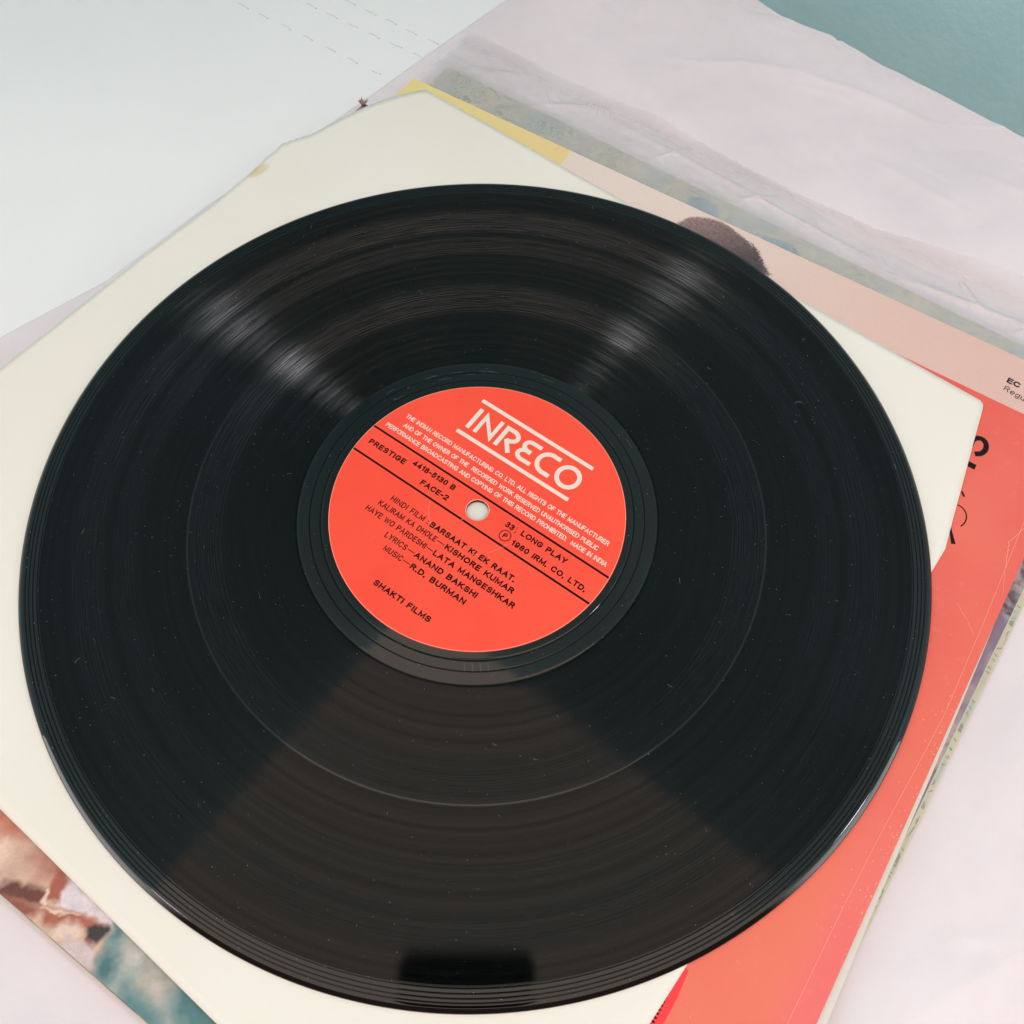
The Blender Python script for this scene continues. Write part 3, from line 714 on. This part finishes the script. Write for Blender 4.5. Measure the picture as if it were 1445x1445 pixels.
prof = []   # (r, z) from the spindle hole outwards along the top
def zt(r):
    if r < 50.6: return 0.16
    if r < 52.2: return 0.16 - 0.0 * r
    z = 0.10
    if r > 60: z = 0.0
    for c, w, d in ((52.6, .3, .06), (56.3, .16, .035), (61.0, .2, .025), (96.65, .2, -.02), (144.6, .17, .036), (145.9, .17, .034), (147.1, .17, .034), (148.2, .17, .03)):
        z -= d * math.exp(-((r - c) / w) ** 2)
    if r > 143.8:
        z += 0.40 * min(1, (r - 143.8) / 4.9)
    return z
rs = [3.65, 3.75, 10, 30, 50, 50.5, 51, 51.6]
r = 52.0
while r < 58: rs.append(r); r += .15
rs += [58, 59, 59.8, 60, 60.2, 60.5, 60.8, 61, 61.2, 61.6]
rs += [64 + 4 * k for k in range(8)] + [94.5, 95.2]
r = 95.5
while r < 98: rs.append(r); r += .14
rs += [98.5] + [102 + 5 * k for k in range(9)] + [143.2]
r = 143.6
while r < 149.05: rs.append(r); r += .11
rs = sorted(set(round(x, 3) for x in rs))
prof = [(x, zt(x)) for x in rs]
edge = [(149.2, 0.395), (149.45, 0.33), (149.7, 0.19), (150.0, 0.0), (150.3, -0.24), (150.55, -0.42), (150.72, -0.6), (150.78, -0.76), (150.7, -0.9), (150.4, -1.03), (149.5, -1.12), (148.6, -1.18), (146, -1.15), (143, -1.0), (62, -1.0), (55, -1.18), (3.8, -1.18), (3.65, -1.0)]
prof += edge; NS = 720; V, F = [], []
for (r, z) in prof:
    for i in range(NS):
        a = 2 * math.pi * i / NS
        # very slight warp of the whole disc near the rim
        V.append((r * math.cos(a), r * math.sin(a), z))
P = len(prof)
for k in range(P):
    kk = (k + 1) % P
    for i in range(NS):
        j = (i + 1) % NS; F.append((k * NS + i, kk * NS + i, kk * NS + j, k * NS + j))
disc = mesh('disc', V, F, vinyl, record, True)

# ---- paper label
M = Mat('red_label_paper'); v = M.obj()
f1 = M.noise(v, 1400, 3, .6); f2 = M.noise(v, 28, 4)
cc = M.mix(M.step(f2, .3, .7), (0.95, 0.070, 0.036), (0.98, 0.084, 0.045))
cc = M.mix(M.step(f1, .6, .8, 0, .12), cc, (1.0, .30, .2))
M.base(cc, 0.55, 0.35, M.bump(f1, .05, .0001)); redp = M.m
lab = empty('label', (0, 0, 0), 0)  # replaced below by the paper itself
D.objects.remove(lab)
V, F = [], []; NS = 240; LZ = 0.30
rings = [(3.75, .05), (3.75, .22), (3.95, LZ), (20, LZ), (49.4, LZ), (49.95, LZ - .03), (50.05, .15)]
for (r, z) in rings:
    for i in range(NS):
        a = 2 * math.pi * i / NS; rr = r + (0.06 * noise.noise(Vector((i * .3, r, 0))) if r < 5 else 0)
        V.append((rr * math.cos(a), rr * math.sin(a), z))
for k in range(len(rings) - 1):
    for i in range(NS):
        j = (i + 1) % NS; F.append((k * NS + i, (k + 1) * NS + i, (k + 1) * NS + j, k * NS + j))
label = mesh('label', V, F, redp, record, False); label.rotation_euler = (0, 0, R(-35.5))
label['label'] = 'round orange red paper label with white and black print'
M = Mat('pale_edge'); M.base((0.95, .42, .30), .8, .2)
strokes('label_rim', [(arc(0, 0, 49.86, 49.86, 0, 358.5, 239), .16, True)], LZ + .006, M.m, label)
M = Mat('torn_white'); M.base((0.85, .70, .62), .9, .1); tornm = M.m
strokes('hole_rim', [([( (3.92 + .14 * noise.noise(Vector((i * .8, 0, 0)))) * math.cos(R(i * 6)), (3.92 + .14 * noise.noise(Vector((i * .8, 0, 0)))) * math.sin(R(i * 6))) for i in range(60)], [.12 + .22 * abs(noise.noise(Vector((i * .9, 4, 0)))) for i in range(60)], True)], LZ + .008, tornm, label)
M = Mat('label_white_ink'); M.base((0.80, .71, .62), .6, .3); wink = M.m
M = Mat('label_black_ink'); M.base((0.010, .003, .003), .8, .12); bink = M.m
TZ_ = LZ + .012
def chord(v, dr=0): return math.sqrt(49.75 ** 2 - v * v) - dr
strokes('rule', [([(-chord(5.3), 5.3), (chord(5.3), 5.3)], .75, False)], TZ_, bink, label)
strokes('rule', [([(-chord(5.95), -5.95), (chord(5.95), -5.95)], .75, False)], TZ_, bink, label)
strokes('logo_bar', [([(-25.0, 36.3), (22.7, 36.15)], 1.45, False)], TZ_, wink, label)
strokes('logo_bar', [([(-24.9, 21.1), (22.5, 21.15)], 1.45, False)], TZ_, wink, label)
w = 1.62; yt, yb = 33.3, 24.0
strokes('logo_letter', [([(-22.7, yt), (-22.7, yb)], w, False)], TZ_, wink, label)                                            # I
strokes('logo_letter', [([(-19.5, yb), (-19.5, 31.9), (-13.6, 25.3), (-13.6, yt)], 1.55, False)], TZ_, wink, label)           # N
strokes('logo_letter', [([(-10.6, yb), (-10.6, 32.4), (-8.2, 32.4)] + arc(-8.1, 30.3, 2.9, 2.15, 88, -88, 12) + [(-8.6, 28.1)], w, False), ([(-8.6, 28.4), (-5.0, yb)], w, False)], TZ_, wink, label)   # R
strokes('logo_letter', [([(3.9, 32.4), (0.7, 32.4)] + arc(0.2, 30.6, 2.2, 1.85, 90, 262, 14) + [(1.7, 28.75)], 1.55, False), ([(1.7, 28.45)] + arc(0.1, 26.65, 2.4, 1.9, 88, 270, 14) + [(4.0, 24.75)], 1.55, False)], TZ_ + .002, wink, label)   # E
strokes('logo_letter', [([(11.9, 32.45)] + arc(9.1, 28.6, 3.95, 3.9, 78, 282, 26) + [(11.9, 24.7)], w, False)], TZ_, wink, label)     # C
strokes('logo_letter', [(arc(17.55, 28.4, 3.95, 3.95, 0, 352.5, 47), w, True)], TZ_, wink, label)                      # O
T = lambda s, p, q, cap, m, b, sp=1.0: text_mesh('lettering', s, p, q, cap, TZ_, m, label, (.165 if m == wink else .23) if b > .01 else .155, .34 if m == bink else .26)
T('THE INDIAN RECORD MANUFACTURING CO. LTD. ALL RIGHTS OF THE MANUFACTURER', (-42.9, 15.4), (42.9, 15.4), 1.75, wink, .022, 1.08)
T('AND OF THE OWNER OF THE  RECORDED WORK RESERVED UNAUTHORISED PUBLIC', (-41.2, 11.9), (40.9, 11.9), 1.75, wink, .022, 1.08)
T('PERFORMANCE BROADCASTING AND COPYING OF THIS RECORD PROHIBITED.  MADE IN INDIA', (-46.4, 8.5), (46.4, 8.7), 1.75, wink, .022, 1.08)
T('PRESTIGE', (-46.8, -.3), (-31.2, .1), 2.1, bink, .03, 1.12)
T('4418-5130 B', (-28.9, 1.9), (-11.1, 2.1), 2.1, bink, .035, 1.12)
T('FACE-2', (-22.1, -2.6), (-10.6, -2.4), 2.1, bink, .03, 1.12)
T('33', (10.8, 1.6), (14.1, 1.6), 2.1, bink, .035, 1.05)
T('1', (14.5, 2.2), (14.9, 2.2), 1.0, bink, .01); T('3', (14.8, .7), (15.4, .7), 1.0, bink, .01)
T('LONG PLAY', (17.0, 1.9), (35.2, 1.9), 2.1, bink, .03, 1.2)
strokes('copyright_ring', [(arc(13.2, -2.3, 1.95, 1.95, 0, 350, 36), .28, True)], TZ_, bink, label)
T('P', (12.5, -2.3), (14.0, -2.3), 1.8, bink, .035)
T('1980 IRM. CO. LTD.', (16.4, -2.7), (45.8, -2.7), 2.1, bink, .03, 1.2)
T('HINDI FILM :', (-26.3, -13.3), (-10.3, -13.2), 2.1, bink, .002, 1.15)
T('BARSAAT KI EK RAAT.', (-9.5, -13.3), (25.3, -13.3), 2.1, bink, .035, 1.15)
T('KALIRAM KA DHOLE', (-28.6, -17.1), (-4.3, -16.9), 2.1, bink, .002, 1.15)
T('KISHORE KUMAR', (-.4, -16.9), (27.3, -16.9), 2.1, bink, .035, 1.15)
T('HAYE WO PARDESHI', (-30.9, -21.0), (-5.6, -20.9), 2.1, bink, .002, 1.15)
T('LATA MANGESHKAR', (-2.2, -20.9), (30.5, -20.9), 2.1, bink, .035, 1.15)
T('LYRICS', (-19.2, -25.1), (-10.3, -25.1), 2.1, bink, .002, 1.15)
T('ANAND BAKSHI', (-6.8, -25.1), (18.6, -25.0), 2.1, bink, .035, 1.15)
T('MUSIC', (-16.5, -29.1), (-8.9, -29.1), 2.1, bink, .002, 1.15)
T('R.D. BURMAN', (-5.3, -29.1), (16.9, -29.0), 2.1, bink, .035, 1.15)
T('SHAKTI FILMS', (-11.3, -40.5), (11.6, -40.4), 2.1, bink, .012, 1.15)
strokes('dash', [([(-3.9, -16.9), (-.9, -16.9)], .28, False), ([(-5.2, -20.9), (-2.6, -20.9)], .28, False), ([(-9.9, -25.1), (-7.2, -25.1)], .28, False), ([(-8.5, -29.1), (-5.8, -29.1)], .28, False)], TZ_, bink, label)
# worn ring pressed round the spindle hole and a few scratches
M = Mat('label_scratch'); M.base((1.0, .40, .28), .8, .2); scr = M.m
lst = []
for a0, a1, rr in ((205, 238, 16.4), (318, 345, 16.2), (248, 254, 16.3), (300, 312, 16.5)):
    n_ = max(3, int((a1 - a0) / 2.0)); pts = [((rr + random.uniform(-.1, .1)) * math.cos(R(a0 + (a1 - a0) * i / n_)), (rr + random.uniform(-.1, .1)) * math.sin(R(a0 + (a1 - a0) * i / n_))) for i in range(n_ + 1)]
    lst.append((pts, [random.uniform(.03, .12) for _ in pts], False))
lst.append(([(-1.5, -3.9), (-2.1, -6.4)], .1, False))
for k in range(26):
    rr = 48 * math.sqrt(random.random()); a = random.uniform(0, 6.28); d = random.uniform(0, 6.28); L = random.uniform(.1, .5)
    if rr > 5: lst.append(([(rr * math.cos(a), rr * math.sin(a)), (rr * math.cos(a) + L * math.cos(d), rr * math.sin(a) + L * math.sin(d))], .07, False))
strokes('scratches', lst, TZ_ + .006, scr, label)['kind'] = 'stuff'

# ---- dust and lint on the vinyl, matrix number in the run-out
M = Mat('lint'); M.base((0.55, .57, .56), .9, .2); lint = M.m
V, F = [], []
def top(r): return zt(r) if r < 149 else .2
for k in range(3200):
    rr = math.sqrt(random.uniform(51 ** 2, 149 ** 2)); a = random.uniform(0, 6.28)
    s = random.choice([.035, .04, .05, .06, .07, .08, .13]) * random.uniform(.7, 1.15); x, y, z = rr * math.cos(a), rr * math.sin(a), top(rr)
    b = len(V); d = random.uniform(0, 6.28)
    for q in range(3): V.append((x + s * math.cos(d + q * 2.09), y + s * math.sin(d + q * 2.09), z))
    V.append((x, y, z + s * 1.2)); F += [(b, b + 1, b + 3), (b + 1, b + 2, b + 3), (b + 2, b, b + 3)]
for k in range(50):
    rr = math.sqrt(random.uniform(54 ** 2, 146 ** 2)); a = random.uniform(0, 6.28); d = random.uniform(0, 6.28); L = random.choice([.5, .7, .9, 1.2, 1.6, 2.6]) * random.uniform(.7, 1.3); w_ = random.uniform(.010, .024); cur = random.uniform(-2.2, 2.2)
    x, y = rr * math.cos(a), rr * math.sin(a); pts = []
    for q in range(7):
        pts.append((x, y)); x += L / 6 * math.cos(d + cur * q / 6); y += L / 6 * math.sin(d + cur * q / 6)
    vs, fs = ribbon_geo(pts, w_ * 2); b = len(V)
    V += [(p[0], p[1], top(rr) + .05 + .04 * (i % 7)) for i, p in enumerate(vs)]; F += [tuple(b + i for i in f) for f in fs]
du = mesh('dust', V, F, lint, record); du['kind'] = 'stuff'
M = Mat('scratch_line'); M.base((0.20, .22, .24), .5, .5); sl = M.m
lst = []
for k in range(18):
    rr = random.uniform(51.5, 60); a0 = random.uniform(20, 130); sp_ = random.uniform(1, 6)
    lst.append((arc(0, 0, rr, rr, a0, a0 + sp_, 5), .05, False))
for k in range(4):   # etched matrix strokes
    a = -93 + k * 2.6; lst.append(([(53.6 * math.cos(R(a)), 53.6 * math.sin(R(a))), (56.4 * math.cos(R(a + .3)), 56.4 * math.sin(R(a + .3)))], .05, False))
strokes('hairline_scratches', lst, .115, sl, record)['kind'] = 'stuff'

# ================================================================== the phone that takes the picture (mirrored in the vinyl)
phone = empty('smartphone'); mm_ = Matrix((RIGHT, UP, -FWD)).transposed().to_4x4(); mm_.translation = EYE * MM; phone.matrix_world = mm_
tag(phone, 'black smartphone held over the record, seen only as a dark reflection near its lower rim', 'smartphone')
M = Mat('black_glass'); M.base((0.004, .004, .004), .15, .5); bg_ = M.m
slab('body', rounded_rect(-60.3, 15.3, -128, 33.5, 9, 8), 1.5, 10, bg_, phone, 1.0)
M = Mat('lens_ring_metal'); M.base((0.05, .05, .05), .3, .5); lr = M.m
for cx, cy in ((0, 22), (0, -24)):
    V, F = [], []
    for (r, z) in ((4.4, 1.6), (4.4, .9), (6.0, .9), (6.2, 1.6)):
        for i in range(32): V.append((cx + r * math.cos(i * math.pi / 16), cy + r * math.sin(i * math.pi / 16), z))
    for k in range(3):
        for i in range(32): F.append((k * 32 + i, k * 32 + (i + 1) % 32, (k + 1) * 32 + (i + 1) % 32, (k + 1) * 32 + i))
    mesh('lens_ring', V, F, lr, phone)
